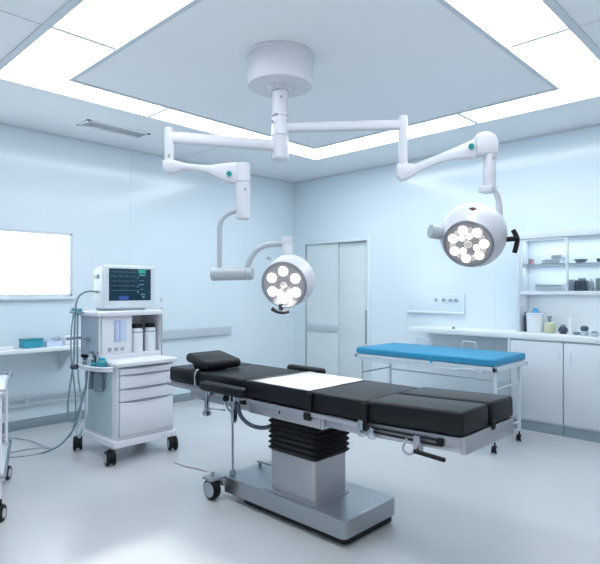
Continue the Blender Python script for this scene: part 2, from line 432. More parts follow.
f.box((-1.56, 2.485, .695), (-1.52, 2.53, .775), .004)
obj('lever_bracket', f, M['railm'], lf)
obj('lever_handle', MB().tube([(-1.54, 2.47, .70), (-1.345, 2.43, .705)], .012, sm=False), M['black'], lf)
f = MB(); f.box((-1.30, 2.83, .79), (-1.275, 2.87, .84), .004); obj('leg_latch', f, M['black'], lf)
# clamps, straps
for x in (-2.335, -1.9):
    f = MB(); f.box((x-.022, 2.500, .735), (x+.022, 2.516, .895), .003)
    if x < -2: f.box((x-.03, 2.485, .725), (x+.03, 2.50, .775), .004)
    obj('strap', f, M['black'], ot)
obj('clamp', MB().box((-1.93, 2.485, .70), (-1.895, 2.52, .80), .004).cyl((-1.91, 2.47, .73), (-1.91, 2.50, .73), .014, n=12), M['chrome'], ot)
obj('clamp', B((-1.86, 2.485, .70), (-1.82, 2.52, .77), .004), M['chrome'], ot)
obj('clamp_knob', MB().cyl((-1.865, 2.478, .765), (-1.865, 2.50, .765), .014, n=12), M['black'], ot)
obj('clamp_knob', B((-2.99, 2.485, .735), (-2.93, 2.50, .79), .004), M['black'], ot)
f = MB(); f.tube([(-3.56, 2.505, .78), (-3.56, 2.50, .91), (-3.56, 2.54, .915), (-3.56, 2.60, .912)], .011, n=8, it=2); obj('pad_clip', f, M['chrome'], ot)
f = MB(); f.box((-3.36, 2.44, .63), (-3.325, 2.47, .80), .004); f.box((-3.37, 2.43, .60), (-3.315, 2.48, .63), .006); f.tube([(-3.34, 2.45, .655), (-3.12, 2.45, .675)], .006, sm=False)
f.box((-3.37, 2.46, .745), (-3.31, 2.52, .795), .004)
obj('clamp', f, M['chrome'], ot)
f = MB(); f.box((-3.04, 2.44, .60), (-3.01, 2.48, .80), .004); f.box((-3.06, 2.44, .75), (-2.99, 2.52, .795), .004); f.tube([(-3.14, 2.46, .79), (-3.12, 2.46, .70), (-3.06, 2.46, .665), (-3.04, 2.47, .66)], .009, it=2)
obj('clamp', f, M['chrome'], ot)
f = MB(); f.cyl((-3.11, 2.44, .76), (-3.11, 2.50, .76), .02, n=14); f.box((-3.125, 2.44, .76), (-3.095, 2.46, .82), .004)
obj('clamp_knob', f, M['black'], ot)
# support rod down to base with foot
f = MB(); f.cyl((-3.165, 2.56, .17), (-3.165, 2.56, .76), .008, n=10); f.cyl((-3.165, 2.56, .168), (-3.165, 2.56, .205), .022, n=14, bev=.004)
obj('support_rod', f, M['skirt'], ot)
# arm pads
ap = pad('arm_pad', -3.37, -2.89, 2.40, 2.475, .795, .866, .022, label='black padded arm board on the near side')
for x in (-3.30, -2.96): obj('arm_pad_bracket', B((x, 2.42, .772), (x+.04, 2.53, .80), .004), M['chrome'], ap)
ap = obj('arm_pad', MB().box((-3.24, 3.19, .868), (-2.84, 3.265, .925), .027, 4), M['vinyl'], ot, 'slim black padded bar on the far side')
obj('arm_pad_bracket', MB().cyl((-3.1, 3.23, .74), (-3.1, 3.23, .88), .01, n=10).cyl((-2.95, 3.23, .74), (-2.95, 3.23, .88), .01, n=10).box((-3.12, 3.12, .735), (-2.93, 3.24, .75)), M['chrome'], ap)
obj('cable', MB().tube([(-3.0, 2.47, .74), (-3.0, 2.50, .63), (-2.93, 2.56, .565), (-2.82, 2.6, .57), (-2.76, 2.64, .62), (-2.74, 2.66, .66)], .015), M['dgl'], ot)
obj('frame_screw', MB().cyl((-2.40, 2.522, .74), (-2.40, 2.53, .74), .006, n=10), M['black'], ot)
obj('frame_slot', B((-2.63, 2.524, .715), (-2.62, 2.529, .735)), M['black'], ot)
# head rest pillow (loose wedge cushion)
f = MB().box((-.155, -.18, -.038), (.155, .18, .038), .033, 5)
Mx = Matrix.Translation((-3.625, 2.73, .970)) @ Matrix.Rotation(math.radians(10.5), 4, 'Y')
for v_ in f.bm.verts: v_.co = Mx @ v_.co
f2 = MB().box((-3.73, 2.60, .9055), (-3.62, 2.87, .955), .01)
pl = thing('pillow', 'black vinyl pillow tilted on the head end of the operating table', 'pillow', (-3.6, 2.77, .906))
obj('cushion', f, M['vinyl'], pl); obj('wedge_block', f2, M['vinyl'], pl)
# thin flat white layer over the seat pad
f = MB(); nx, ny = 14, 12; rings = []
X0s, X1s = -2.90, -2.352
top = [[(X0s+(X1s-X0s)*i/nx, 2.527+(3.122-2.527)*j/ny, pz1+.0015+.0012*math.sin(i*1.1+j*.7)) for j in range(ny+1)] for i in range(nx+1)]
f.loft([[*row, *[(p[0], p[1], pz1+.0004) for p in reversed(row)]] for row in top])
tag(obj('seat_layer', f, M['layer']), 'flat white layer across the middle of the black operating table', 'layer')

# ================================================================ ceiling surgical light
mt = cam(280, 56, 4.177); mt.z = ZC
AXx, AXy = mt.x, mt.y
sl = thing('surgical_light', 'white twin-headed surgical light on jointed arms from a round ceiling mount', 'surgical light', (AXx, AXy, ZC))
obj('ceiling_mount', MB().lathe((AXx, AXy, ZC), (0, 0, -1), [(0, .262), (.012, .266), (.02, .258), (.225, .250), (.238, .247), (.242, .240), (.242, .12), (.242, .02)], 48), M['canopy'], sl)
obj('mount_collar', MB().lathe((AXx, AXy, ZC-.225), (0, 0, -1), [(0, .10), (.02, .10), (.035, .085), (.05, .07)], 28), M['lamp'], sl)
f = MB()
zz = lambda y, d=4.177: HC-(y-CY)*d/FPX
f.lathe((AXx, AXy, zz(92)), (0, 0, -1), [(0, .062), (zz(92)-zz(117)-.004, .062), (zz(92)-zz(117)-.002, .055), (zz(92)-zz(117)+.002, .055), (zz(92)-zz(117)+.004, .064), (zz(92)-zz(136)-.002, .066), (zz(92)-zz(136), .058), (zz(92)-zz(136)+.003, .067), (zz(92)-zz(160)-.01, .067), (zz(92)-zz(160), .058)], 28)
obj('pole', f, M['lamp'], sl)
for px, py in ((281, 96), (272.5, 121)):
    p = cam(px, py, 4.10); obj('pole_screw', MB().lathe(p, cdir(0, 0, 1), [(0, .007), (.03, .007)], 10), M['rim'], sl)
f = MB(); f.box((AXx-.02, AXy-.073, zz(116.5)-.008), (AXx+.03, AXy-.055, zz(116.5)+.004))
obj('pole_latch', f, M['rim'], sl)
def flatarm(a, b, h0, h1, w0, w1):
    a = Vector(a); b = Vector(b); t_ = (b-a).normalized(); s_ = t_.cross(Vector((0, 0, 1))).normalized(); up = s_.cross(t_)
    rings = []
    for p, h_, w_ in ((a, h0, w0), (b, h1, w1)):
        ring = []
        for k in range(16):
            an = 2*PI*k/16; cx_, sx_ = math.cos(an), math.sin(an)
            ring.append(p+s_*w_*math.copysign(abs(cx_)**.5, cx_)+up*h_*math.copysign(abs(sx_)**.5, sx_))
        rings.append(ring)
    return MB().loft(rings)
FR = cdir(0, 0, 1); 
# ---- right branch
R0 = Vector((AXx, AXy, zz(127.5))); R1 = cam(403, 125, 4.04)
obj('arm', flatarm(R0, R1, .037, .036, .03, .028), M['lamp'], sl)
f = MB(); f.lathe(cam(403, 116, 4.04), (0, 0, -1), [(0, .028), (.006, .034), (.38, .034), (.385, .03)], 20)
obj('drop_tube', f, M['lamp'], sl)
def armplate(top, bot, dep, th=.03, rnd=.012):
    """plate in the arm's own vertical plane from top and bottom outlines, puffed at the middle"""
    up_ = [cam(x, y, dep(x)) for x, y in top]; dn = [cam(x, y, dep(x)) for x, y in bot]
    rings = []
    for a, b in zip(up_, dn):
        m_ = (a+b)/2; h_ = (a-b)/2; ring = []
        for k in range(16):
            an = 2*PI*k/16; c_, s_ = math.cos(an), math.sin(an)
            ring.append(m_+h_*math.copysign(abs(s_)**.35, s_)+FR*th*math.copysign(abs(c_)**.35, c_))
        rings.append(ring)
    return MB().loft(rings)
dr = lambda x: 4.04-(x-403)*.0025
obj('arm_joint', armplate([(396.5, 164), (403, 163), (410, 164), (415, 166)], [(396.5, 177), (401, 181.5), (407, 180), (415, 175)], dr, .038), M['lamp'], sl)
sp = obj('spring_arm', armplate([(408, 167), (425, 160), (440, 154), (452, 149), (462, 144.5), (470, 141), (478, 139)], [(408, 178), (425, 169.5), (437, 164), (452, 160), (466, 159), (474, 158.5), (480, 157)], dr, .034), M['lamp'], sl)
p = cam(471.5, 146, dr(471)-.048); obj('badge', MB().lathe(p, cdir(0, 0, 1), [(0, .02), (.012, .02)], 16), M['tdot'], sp)
dK = dr(487)
f = armplate([(475, 136.5), (477.5, 134), (482, 132.8), (488, 133), (493, 135.5), (495.8, 140)], [(475, 158), (477.5, 158), (482, 157), (488, 156), (493, 155.5), (495.8, 155)], lambda x: dK, .05)
obj('arm_housing', f, M['lamp'], sl)
f = MB(); p0 = cam(489.5, 147, dK); L = (188-147)*dK/FPX
f.lathe(p0, (0, 0, -1), [(0, .044), (.045, .046), (.048, .042), (.054, .042), (.057, .046), (L, .043), (L+.006, .036)], 24)
obj('swivel_post', f, M['lamp'], sl)
obj('post_screw', MB().lathe(cam(493.5, 158, dK-.05), cdir(0, 0, 1), [(0, .006), (.02, .006)], 8), M['rim'], sl)
# lamp head builder
def head(center, nrm, R, dome, ring_n, ring_r, lr, centre, rot=0, bg_=1.17, prof=None):
    """center: middle of the lens; nrm: outward normal"""
    n_ = Vector(nrm).normalized(); bk = -n_
    c = Vector(center)
    root = obj('lamp_head', MB().lathe(c+n_*.012, bk, prof or [(0, R*.93), (0, R*1.0), (.012, R*1.045), (.05, R*(bg_-.06)), (.10, R*(bg_-.01)), (.15, R*bg_), (dome*.62, R*(bg_-.01)), (dome*.80, R*(bg_-.15)), (dome*.93, R*(bg_-.4)), (dome, R*.4), (dome*1.01, .01)], 56), M['lamp'], sl)
    obj('lens_rim', MB().lathe(c+n_*.016, bk, [(0, R*.90), (-.004, R*.96), (.0, R*1.005), (.02, R*1.02)], 56, caps=False), M['rim'], root)
    obj('lens_plate', MB().lathe(c+n_*.0135, bk, [(0, R*.93), (.008, R*.93)], 56), M['lens'], root)
    u = n_.cross(Vector((0, 0, 1))).normalized(); v_ = u.cross(n_)
    for k in range(ring_n):
        a = math.radians(rot)+2*PI*k/ring_n
        p_ = c+n_*.0145+(u*math.cos(a)+v_*math.sin(a))*ring_r*R
        obj('led', MB().lathe(p_, n_, [(0, lr*R), (.006, lr*R*.97), (.009, lr*R*.8)], 20), M['led'], root)
    obj('led_centre', MB().lathe(c+n_*.0145, n_, [(0, centre*R), (.006, centre*R), (.01, centre*R*.7), (.004, centre*R*.55)], 20), M['led2'], root)
    return root, n_, u, v_
# right head
nR = cdir(-.46, -.47, -.76); cR = cam(468.5, 243.5, 3.72); RR = .170
hr, n_, u_, v_ = head(cR, nR, RR, .36, 7, .63, .18, .17, rot=78, prof=[(0, RR*.93), (0, RR), (.02, RR*1.05), (.05, RR*1.18), (.09, RR*1.29), (.13, RR*1.345), (.17, RR*1.35), (.21, RR*1.32), (.26, RR*1.2), (.30, RR*1.0), (.33, RR*.75), (.35, RR*.4), (.355, .01)])
for k in range(7):
    a = math.radians(78)+2*PI*(k+.5)/7
    p_ = cR+n_*.0145+(u_*math.cos(a)+v_*math.sin(a))*.62*RR
    obj('led_socket', MB().lathe(p_, n_, [(0, .13*RR), (.004, .13*RR), (.007, .09*RR)], 14), M['led2'], hr)
    p_ = cR+n_*.0143+(u_*math.cos(a)+v_*math.sin(a))*.35*RR
    if k % 2 == 0: obj('led', MB().lathe(p_, n_, [(0, .12*RR), (.005, .11*RR)], 14), M['led'], hr)
cb = cR-n_*.13
obj('swivel_tube', MB().tube([cam(487.5, 187, dK), cam(493, 189, dK), cam(497.5, 194, dK), cam(499.5, 204, dK+.02), cam(500, 216, dK+.03)], .021, it=3), M['lamp'], sl)
obj('swivel_shoulder', MB().box(cam(484, 191, dK)-Vector((.03, .03, .015)), cam(494, 188, dK)+Vector((.02, .02, .01)), .01), M['lamp'], sl)
pl_ = cR-n_*.05
st = cam(447, 234, 3.83); en = cam(430, 231, 3.80)
obj('pivot_stub', MB().lathe(st, en-st, [(0, .046), ((en-st).length-.006, .05), ((en-st).length, .044)], 24), M['lampg'], hr)
hs = cam(499, 240, 3.76)
hd = obj('handle', MB().lathe(hs, cam(516, 238.5, 3.70)-hs, [(0, .028), (.03, .026), (.05, .018), (.13, .018)], 16), M['black'], hr)
f = MB(); f.tube([cam(513, 230, 3.71), cam(516.5, 236, 3.70), cam(517.5, 241, 3.70), cam(514.5, 253, 3.71)], .017, it=2); obj('handle_bar', f, M['black'], hd)
# badge patch on the right head body
pb = cam(475.5, 206.5, 3.66)
def patch(px, py, d, s, mat, rt):
    c = cam(px, py, d); uu = cdir(1, 0, 0); vv = Vector((0, 0, 1))
    q = [(-1.5, -.1), (-.2, 1), (1.5, .1), (.2, -1)]
    f_ = MB(); f_.plate([c+(uu*a+vv*b_)*s for a, b_ in q], FR*.05); return obj('badge', f_, M[mat], rt)
rad = (v_-u_*.16).normalized() if v_.z > 0 else (-v_-u_*.16).normalized()
tg = nR.cross(rad).normalized(); pc = cR-nR*.085+rad*RR*1.285
f = MB(); f.plate([pc+tg*a*.018-nR*b_*.018 for a, b_ in ((-1.4, 0), (0, 1), (1.4, 0), (0, -1))], rad*.008)
obj('badge', f, M['rose'], hr)
# ---- left branch
L0 = Vector((AXx, AXy, zz(146))); L1 = cam(170, 137, 3.86); L1.z = HC+(290-137.5)*3.86/FPX
obj('arm', flatarm(L0, L1, .041, .040, .034, .03), M['lamp'], sl)
f = MB(); f.lathe(cam(169, 128, 3.86), (0, 0, -1), [(0, .026), (.006, .033), (.30, .033), (.305, .028)], 20)
obj('drop_tube', f, M['lamp'], sl)
obj('post_screw', MB().lathe(cam(168.5, 155, 3.81), cdir(0, 0, 1), [(0, .006), (.02, .006)], 8), M['rim'], sl)
dl = lambda x: 3.86-(x-169)*.0015
obj('arm_joint', armplate([(164, 161), (170, 159.5), (178, 162), (184, 165)], [(164, 171), (169, 175), (177, 173.5), (184, 170.5)], dl, .04), M['lamp'], sl)
sp = obj('spring_arm', armplate([(176, 161), (186, 164), (198, 165.5), (210, 166), (220, 164.5), (230, 163), (238, 163)], [(176, 172), (186, 171), (198, 171.5), (209, 174), (220, 180), (230, 184), (238, 183.5)], dl, .033), M['lamp'], sl)
obj('badge', MB().lathe(cam(229, 173.5, dl(229)-.048), cdir(0, 0, 1), [(0, .018), (.02, .018)], 14), M['tdot'], sp)
dP = dl(243)
f = MB(); p0 = cam(243, 163.5, dP)
ln = lambda y: (y-163.5)*dP/FPX
f.lathe(p0, (0, 0, -1), [(0, .04), (.006, .05), (ln(182)-.003, .052), (ln(182), .046), (ln(183), .046), (ln(183)+.003, .050), (ln(218.5), .046), (ln(219.5), .038)], 26)
obj('swivel_post', f, M['lamp'], sl)
obj('post_screw', MB().lathe(cam(245, 189, dP-.055), cdir(0, 0, 1), [(0, .007), (.02, .007)], 8), M['rim'], sl)
obj('curved_tube', MB().tube([cam(238, 210, dP), cam(228, 213, dP), cam(219.5, 221, dP), cam(219.5, 240, dP), cam(219.5, 271, dP)], .018, it=3), M['lampg'], sl)
a = cam(211.5, 274.5, dP); b_ = cam(253, 273.5, dP-.05)
f = MB(); f.lathe(a, b_-a, [(0, .036), (.006, .044), ((b_-a).length-.05, .044), ((b_-a).length-.045, .04), ((b_-a).length-.04, .046), ((b_-a).length, .040)], 24)
ct = obj('cross_tube', f, M['lampg'], sl)
f = MB()
for px in (228, 236): f.lathe(cam(px, 274, dP-.055), cdir(0, 0, 1), [(0, .007), (.02, .007)], 8)
obj('cross_tube_screw', f, M['rim'], ct)
dQ = dP-.04
obj('curved_tube', MB().tube([cam(246.5, 270, dQ), cam(250, 259, dQ), cam(258, 248, dQ), cam(271, 243.8, dQ), cam(286, 244.5, dQ)], .019, it=3), M['lampg'], sl)
nL = cdir(-.28, -.26, -.92); cL = cam(284.5, 284.5, 3.58); RL = .156
hl, n_, u_, v_ = head(cL, nL, RL, .24, 6, .60, .20, .15, rot=92, bg_=1.12)
obj('yoke_tube', MB().lathe(cam(287, 237, dQ), (0, 0, -1), [(0, .032), (.004, .038), (.05, .038), (.054, .034), (.06, .038), (.15, .036)], 22), M['lamp'], sl)
hs = cam(281, 304, 3.62)
hd = obj('handle', MB().lathe(hs, Vector((0, 0, -1)), [(0, .018), (.03, .016), (.045, .012)], 14), M['black'], hl)
f = MB(); f.tube([cam(271.5, 308.5, 3.58), cam(277, 311.5, 3.58), cam(283, 312.5, 3.58), cam(289, 311, 3.58)], .013, it=2); obj('handle_bar', f, M['black'], hd)
obj('badge', MB().box(cam(311, 281, 3.66)-Vector((.008, .01, .0)), cam(311, 276, 3.66)+Vector((.008, .03, 0)), .003), M['rose'], hl)
obj('head_knob', MB().lathe(cam(271, 259, 3.68), cdir(-.8, .5, -.2), [(0, .014), (.03, .014)], 12), M['lampg'], hl)

# ================================================================ anaesthesia cart
cx0, cx1, cy0, cy1 = -5.21, -4.54, 2.34, 2.95
ac = thing('anaesthesia_cart', 'white anaesthesia cart with drawers on four black casters', 'medical cart', (-4.87, 2.64, 0))
obj('cart_base', MB().vbox((cx0-.02, cy0-.03, .135), (cx1+.025, cy1+.01, .19), .03, 4, .008), M['cartw'], ac)
obj('cabinet_body', B((cx0, cy0+.012, .19), (cx1-.01, cy1-.01, .853), .008), M['cartw'], ac)
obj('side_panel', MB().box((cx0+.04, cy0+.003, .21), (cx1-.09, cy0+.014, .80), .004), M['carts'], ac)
obj('worktop', MB().box((cx0+.0, cy0-.015, .853), (cx1+.038, cy1+.01, .895), .012, 3), M['cartw'], ac)
obj('work_tray', MB().box((cx0+.42, cy0+.02, .893), (cx1-.02, cy1-.06, .902), .004), M['count'], ac)
zs = [.225, .535, .650, .775, .842]
for i, (a, b_) in enumerate(zip(zs, zs[1:])):
    dw = obj('drawer', B((cx1-.012, cy0+.035, a+.005), (cx1+.012, cy1-.03, b_-.005), .005), M['cartw'], ac)
    if i > 0 or True:
        f = MB(); rings = []
        for k in range(9):
            t_ = k/8; y = cy0+.08+t_*(cy1-cy0-.155); sg = .010*math.sin(PI*t_)
            rings.append([(cx1+.010, y, b_-.004), (cx1+.013+sg*1.2, y, b_-.005), (cx1+.013+sg*1.2, y, b_-.008-sg*.5), (cx1+.010, y, b_-.010-sg*.5)])
        f.loft(rings); obj('handle', f, M['gap'], dw)
f = MB(); f.box((cx1-.011, cy0+.03, .225), (cx1-.004, cy1-.025, .846)); obj('drawer_surround', f, M['gap'], ac)
# tower
tx0, tx1 = cx0+.02, -4.80
f = MB(); f.box((tx0, cy0-.03, .894), (tx1, cy0-.01, 1.31)); f.box((tx0, cy1-.0, .894), (tx1, cy1+.018, 1.31), .003)
f.box((tx0, cy0-.03, .894), (tx0+.02, cy1, 1.31)); f.box((tx0, cy0-.03, .894), (tx1+.01, cy1+.018, .945), .003); f.box((tx0, cy0+.285, .92), (tx1, cy0+.298, 1.31))
obj('tower', f, M['cartw'], ac)
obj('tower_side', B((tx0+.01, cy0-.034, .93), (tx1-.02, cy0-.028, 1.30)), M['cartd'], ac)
obj('tower_shelf', MB().box((tx0-.03, cy0-.075, 1.305), (tx1+.05, cy1+.0, 1.35), .01, 3), M['cartw'], ac)
fm = obj('flowmeter_panel', B((tx1-.03, cy0-.02, .92), (tx1+.0, cy0+.285, 1.305), .004), M['cartw'], ac)
obj('flowmeter', B((tx1-.001, cy0+.115, 1.06), (tx1+.008, cy0+.24, 1.265), .003), M['gtube'], fm)
obj('flowmeter_scale', MB().box((tx1+.007, cy0+.118, 1.065), (tx1+.012, cy0+.13, 1.26)).box((tx1+.007, cy0+.162, 1.065), (tx1+.012, cy0+.174, 1.26)).box((tx1+.007, cy0+.13, 1.25), (tx1+.012, cy0+.162, 1.26)).box((tx1+.007, cy0+.118, 1.06), (tx1+.012, cy0+.174, 1.068)), M['lav'], fm)
for k, y in enumerate((.07, .135, .20)):
    obj('flow_knob', MB().lathe((tx1, cy0+y, .99), (1, 0, 0), [(0, .018), (.016, .018), (.024, .012)], 16), M['lampg'], fm)
obj('post', MB().cyl((tx1+.01, cy1+.01, .894), (tx1+.01, cy1+.01, 1.375), .008, n=10), M['lampg'], ac)
for k, y in enumerate((.385, .53)):
    yb = cy0+y
    o = thing('absorber_bottle', ['white cylindrical canister with black cap, left of the pair in the cart tower', 'white cylindrical canister with black cap, right of the pair in the cart tower'][k], 'canister', (tx1-.06, yb, .9455), 'white canisters in the cart tower')
    obj('bottle_body', MB().lathe((tx1-.06, yb, .9455), (0, 0, 1), [(0, .054), (.01, .058), (.20, .058), (.215, .054), (.23, .048)], 28), M['white'], o)
    obj('band', MB().lathe((tx1-.06, yb, 1.13), (0, 0, 1), [(0, .0595), (.014, .0595)], 28), M['lampg'], o)
    obj('cap', MB().lathe((tx1-.06, yb, 1.176), (0, 0, 1), [(0, .045), (.004, .05), (.035, .05), (.04, .044)], 28), M['black'], o)
# casters: four, as parts
def caster(parent, x, y, r=.062, ax=(0, 1, 0), stem=True, name='caster', twin=True, top=.13, mt='cartw'):
    A_ = Vector(ax).normalized()
    Fd = A_.cross(Vector((0, 0, 1)))
    c = Vector((x, y, r))+Fd*.02
    cs_ = obj(name, MB().cyl((x, y, r*1.3), (x, y, top+.005), r*.22, n=12).lathe(c-A_*r*.28, A_, [(0, r*.5), (0, r*.75), (r*.56, r*.75), (r*.56, r*.5)], 18).box((x-r*.4, y-r*.4, r*1.6), (x+r*.4, y+r*.4, r*1.9), .005), M['rubber'], parent)
    for s in (-1, 1):
        f_ = MB(); w_ = r*.38; q = c+A_*s*r*.42
        f_.lathe(q-A_*w_/2, A_, [(0, r*.6), (0, r*.92), (w_*.2, r), (w_*.8, r), (w_, r*.92), (w_, r*.6)], 24)
        wo = obj('wheel', f_, M['rubber'], cs_)
        f_ = MB(); f_.lathe(q+A_*s*(w_/2+.003), -A_*s, [(0, .004), (0, r*.55), (.004, r*.62)], 24); obj('wheel_disc', f_, M['wheelg'], cs_)
    return cs_
for x, y, ax in ((cx1-.0, cy0-.06, (.25, 1, 0)), (cx1-.0, cy1-.03, (.35, 1, 0)), (cx0+.0, cy0-.05, (.5, 1, 0)), (cx0+.03, cy1-.02, (0, 1, 0))):
    caster(ac, x, y, .066, ax)
# side tray with rim and canisters
f = MB(); pts = []
x0, x1 = cx0+.05, cx1-.03
for k in range(13):
    a = PI+PI*k/12; pts.append(((x0+x1)/2+math.cos(a)*(x1-x0)/2, cy0-.01+math.sin(a)*.13, 0))
f.loft([[(p_[0], p_[1], .815) for p_ in pts], [(p_[0], p_[1], .837) for p_ in pts]])
tr = obj('side_tray', f, M['cartw'], ac)
f = MB()
f.tube([(p_[0], p_[1], .850) for p_ in pts], .009, n=8, it=1); obj('tray_rim', f, M['cartw'], tr)
for xx in (cx0+.26, cx0+.43):
    obj('suction_canister', MB().lathe((xx, cy0-.045, .62), (0, 0, 1), [(0, .04), (.01, .045), (.15, .045), (.17, .03), (.18, .025)], 18), M['mgl'], ac)
obj('canister_bracket', B((cx0+.16, cy0-.02, .74), (cx0+.48, cy0+.01, .77), .004), M['tube'], ac)
zt_ = .8375
lathe_thing('medicine_bottle', 'squat teal bottle on the side tray of the cart', 'bottle', x0+.47, cy0-.06, zt_, [('bottle_body', M['teal'], [(0, .040), (.01, .044), (.06, .044), (.075, .03)]), ('cap', M['tealb'], [(.075, .03), (.095, .03), (.10, .02)])])
lathe_thing('medicine_bottle', 'small dark teal pot at the front of the side tray', 'bottle', x0+.36, cy0-.085, zt_, [('bottle_body', M['teal'], [(0, .026), (.04, .028), (.05, .02)]), ('cap', M['dgl'], [(.05, .02), (.07, .02)])])
lathe_thing('glass_jar', 'clear glass jar in the middle of the side tray', 'jar', x0+.25, cy0-.06, zt_, [('jar_body', M['tubel'], [(0, .035), (.07, .036), (.09, .02), (.12, .018)]), ('stopper', M['mgl'], [(.12, .022), (.14, .022)])])
lathe_thing('glass_jar', 'tiny dark jar at the left end of the side tray', 'jar', x0+.11, cy0-.05, zt_, [('jar_body', M['mgl'], [(0, .028), (.04, .028), (.05, .02)]), ('stopper', M['dgl'], [(.05, .024), (.065, .024)])])
lathe_thing('glass_jar', 'tall slim pale jar standing at the back of the side tray', 'jar', x0+.33, cy0-.025, zt_, [('jar_body', M['tubel'], [(0, .018), (.10, .018), (.12, .012)]), ('stopper', M['mgl'], [(.12, .014), (.14, .014)])])
# hose stand beside the cart
f = MB(); px_, py_ = -5.14, 2.255
f.cyl((px_, py_, .83), (px_, py_, 1.37), .008, n=10); f.tube([(px_-.12, py_-.02, 1.335), (px_+.12, py_+.0, 1.335)], .012, sm=False)
f.box((px_-.02, py_-.02, 1.33), (px_+.02, cy0-.03, 1.345))
hs_ = obj('hose_stand', f, M['tube'], ac)
for dx in (-.1, -.03, .06): obj('stand_knob', MB().lathe((px_+dx, py_, 1.325), (0, 0, 1), [(0, .02), (.03, .02), (.05, .01)], 12), M['teal'], hs_)
f = MB(); f.tube([(-5.15, cy0-.01, 1.09), (-5.22, 2.18, 1.08)], .014, sm=False); f.box((-5.05, cy0-.09, 1.08), (-4.99, cy0, 1.10), .004); f.tube([(-5.05, cy0-.05, 1.1), (-4.95, cy0-.08, 1.09)], .018, sm=False)
obj('side_arm', f, M['mgl'], ac)

# monitor
mx = -4.85; mo = thing('patient_monitor', 'white patient monitor with dark screen on top of the cart', 'monitor', (-4.98, 2.63, 1.35))
my0, my1, mz0, mz1 = 2.38, 2.92, 1.374, 1.79
f = MB(); f.loft([[(mx-.035, my0, mz0), (mx-.035, my1, mz0), (mx-.035, my1, mz1), (mx-.035, my0, mz1)], [(-5.13, my0+.03, mz0+.01), (-5.13, my1-.05, mz0+.01), (-5.13, my1-.05, mz1-.04), (-5.13, my0+.03, mz1-.04)]])
obj('rear_shell', f, M['mon'], mo)
obj('bezel', MB().box((mx-.04, my0, mz0), (mx, my1, mz1), .016, 4), M['mon'], mo)
sy0, sy1, sz0, sz1 = 2.428, 2.872, 1.447, 1.757
scn = obj('screen', B((mx-.003, sy0, sz0), (mx+.002, sy1, sz1), .001), M['screen'], mo)
f = MB()
for zr, am in ((1.722, .004), (1.68, .006), (1.635, .004), (1.59, .003), (1.545, .003)):
    pts = []
    for k in range(61):
        y = sy0+.015+k/60*.27; ph = (k % 15)/15
        z = zr+am*(3.2*math.exp(-((ph-.5)/.06)**2)-1.2*math.exp(-((ph-.62)/.05)**2)+.6*math.exp(-((ph-.2)/.1)**2))
        pts.append((mx+.0025, y, z))
    f.tube(pts, .0010, n=4, sm=False)
obj('trace', f, M['scrt'], scn)
txt_mats = []
def text(body, size, loc, mat, parent, name='readout'):
    cu = bpy.data.curves.new(name, 'FONT'); cu.body = body; cu.size = size; cu.extrude = .0004
    tmp = bpy.data.objects.new(name, cu); C.objects.link(tmp)
    dg = bpy.context.evaluated_depsgraph_get(); me = bpy.data.meshes.new_from_object(tmp.evaluated_get(dg))
    bpy.data.objects.remove(tmp); me.materials.clear(); me.materials.append(mat)
    Mx_ = Matrix(((0, 0, 1, 0), (1, 0, 0, 0), (0, 1, 0, 0), (0, 0, 0, 1)))
    me.transform(Mx_)
    o_ = bpy.data.objects.new(name, me); C.objects.link(o_)
    o_.parent = parent
    pl2 = Vector((0, 0, 0)); p = parent
    while p is not None: pl2 += p.location; p = p.parent
    o_.location = Vector(loc)-pl2; return o_
f = MB(); f.box((mx+.0015, sy0+.305, 1.715), (mx+.003, sy0+.385, 1.752)); obj('readout_bar', f, M['scrg'], scn)
f = MB()
for y_, z_, w2, h2 in ((.315, 1.69, .07, .014), (.295, 1.665, .012, .012), (.31, 1.64, .06, .004), (.315, 1.60, .05, .008), (.295, 1.575, .01, .02), (.32, 1.555, .045, .004), (.295, 1.52, .012, .025), (.33, 1.50, .05, .012), (.345, 1.475, .03, .012)):
    f.box((mx+.0015, sy0+y_, z_), (mx+.003, sy0+y_+w2, z_+h2))
obj('readout', f, M['scrt'], scn)
f = MB(); f.box((mx+.0015, sy0+.1, sz0+.008), (mx+.003, sy0+.2, sz0+.045)); obj('readout_block', f, M['scrb'], scn)
obj('monitor_foot', MB().box((-5.10, my0+.04, 1.35), (mx-.02, my1-.10, 1.378), .006), M['gap'], mo)
obj('side_port', B((-5.06, my0+.002, 1.66), (-4.97, my0+.022, 1.70), .004), M['mgl'], mo)
obj('hose_socket', MB().cyl((-4.99, my0+.02, 1.53), (-4.99, my0-.004, 1.53), .013, n=12), M['mgl'], mo)
# hoses and cables
def hose(pts, r, mt, label, name='hose', cat='hose'):
    return tag(obj(name, MB().tube(pts, r, n=8, it=3), M[mt]), label, cat)
hp = lambda *q: [cam(*p) for p in q]
hose([(-4.99, 2.375, 1.53)]+hp((92, 291, 5.1), (84, 292, 5.14), (77, 298, 5.16), (75, 312, 5.18), (74.5, 335, 5.18), (74, 362, 5.16), (70, 385, 5.12), (67, 408, 5.08), (70, 424, 5.06), (77, 416, 5.02), (83, 398, 4.99), (86, 385, 4.97)), .009, 'tube', 'grey breathing hose arching from the monitor side down beside the cart')
hose(hp((78, 311, 5.26), (77.5, 330, 5.28), (77, 362, 5.26), (79, 385, 5.22), (82, 404, 5.18), (80, 420, 5.14), (76, 432, 5.10), (80, 440, 5.06), (82, 428, 5.04)), .008, 'tubel', 'pale hose looping low beside the cart side panel')
hose(hp((74, 311, 5.33), (71, 330, 5.35), (71, 362, 5.35), (74, 380, 5.32), (76, 404, 5.30), (75, 424, 5.28), (70, 436, 5.28)), .007, 'tube', 'thin grey hose hanging outermost at the left of the cart')
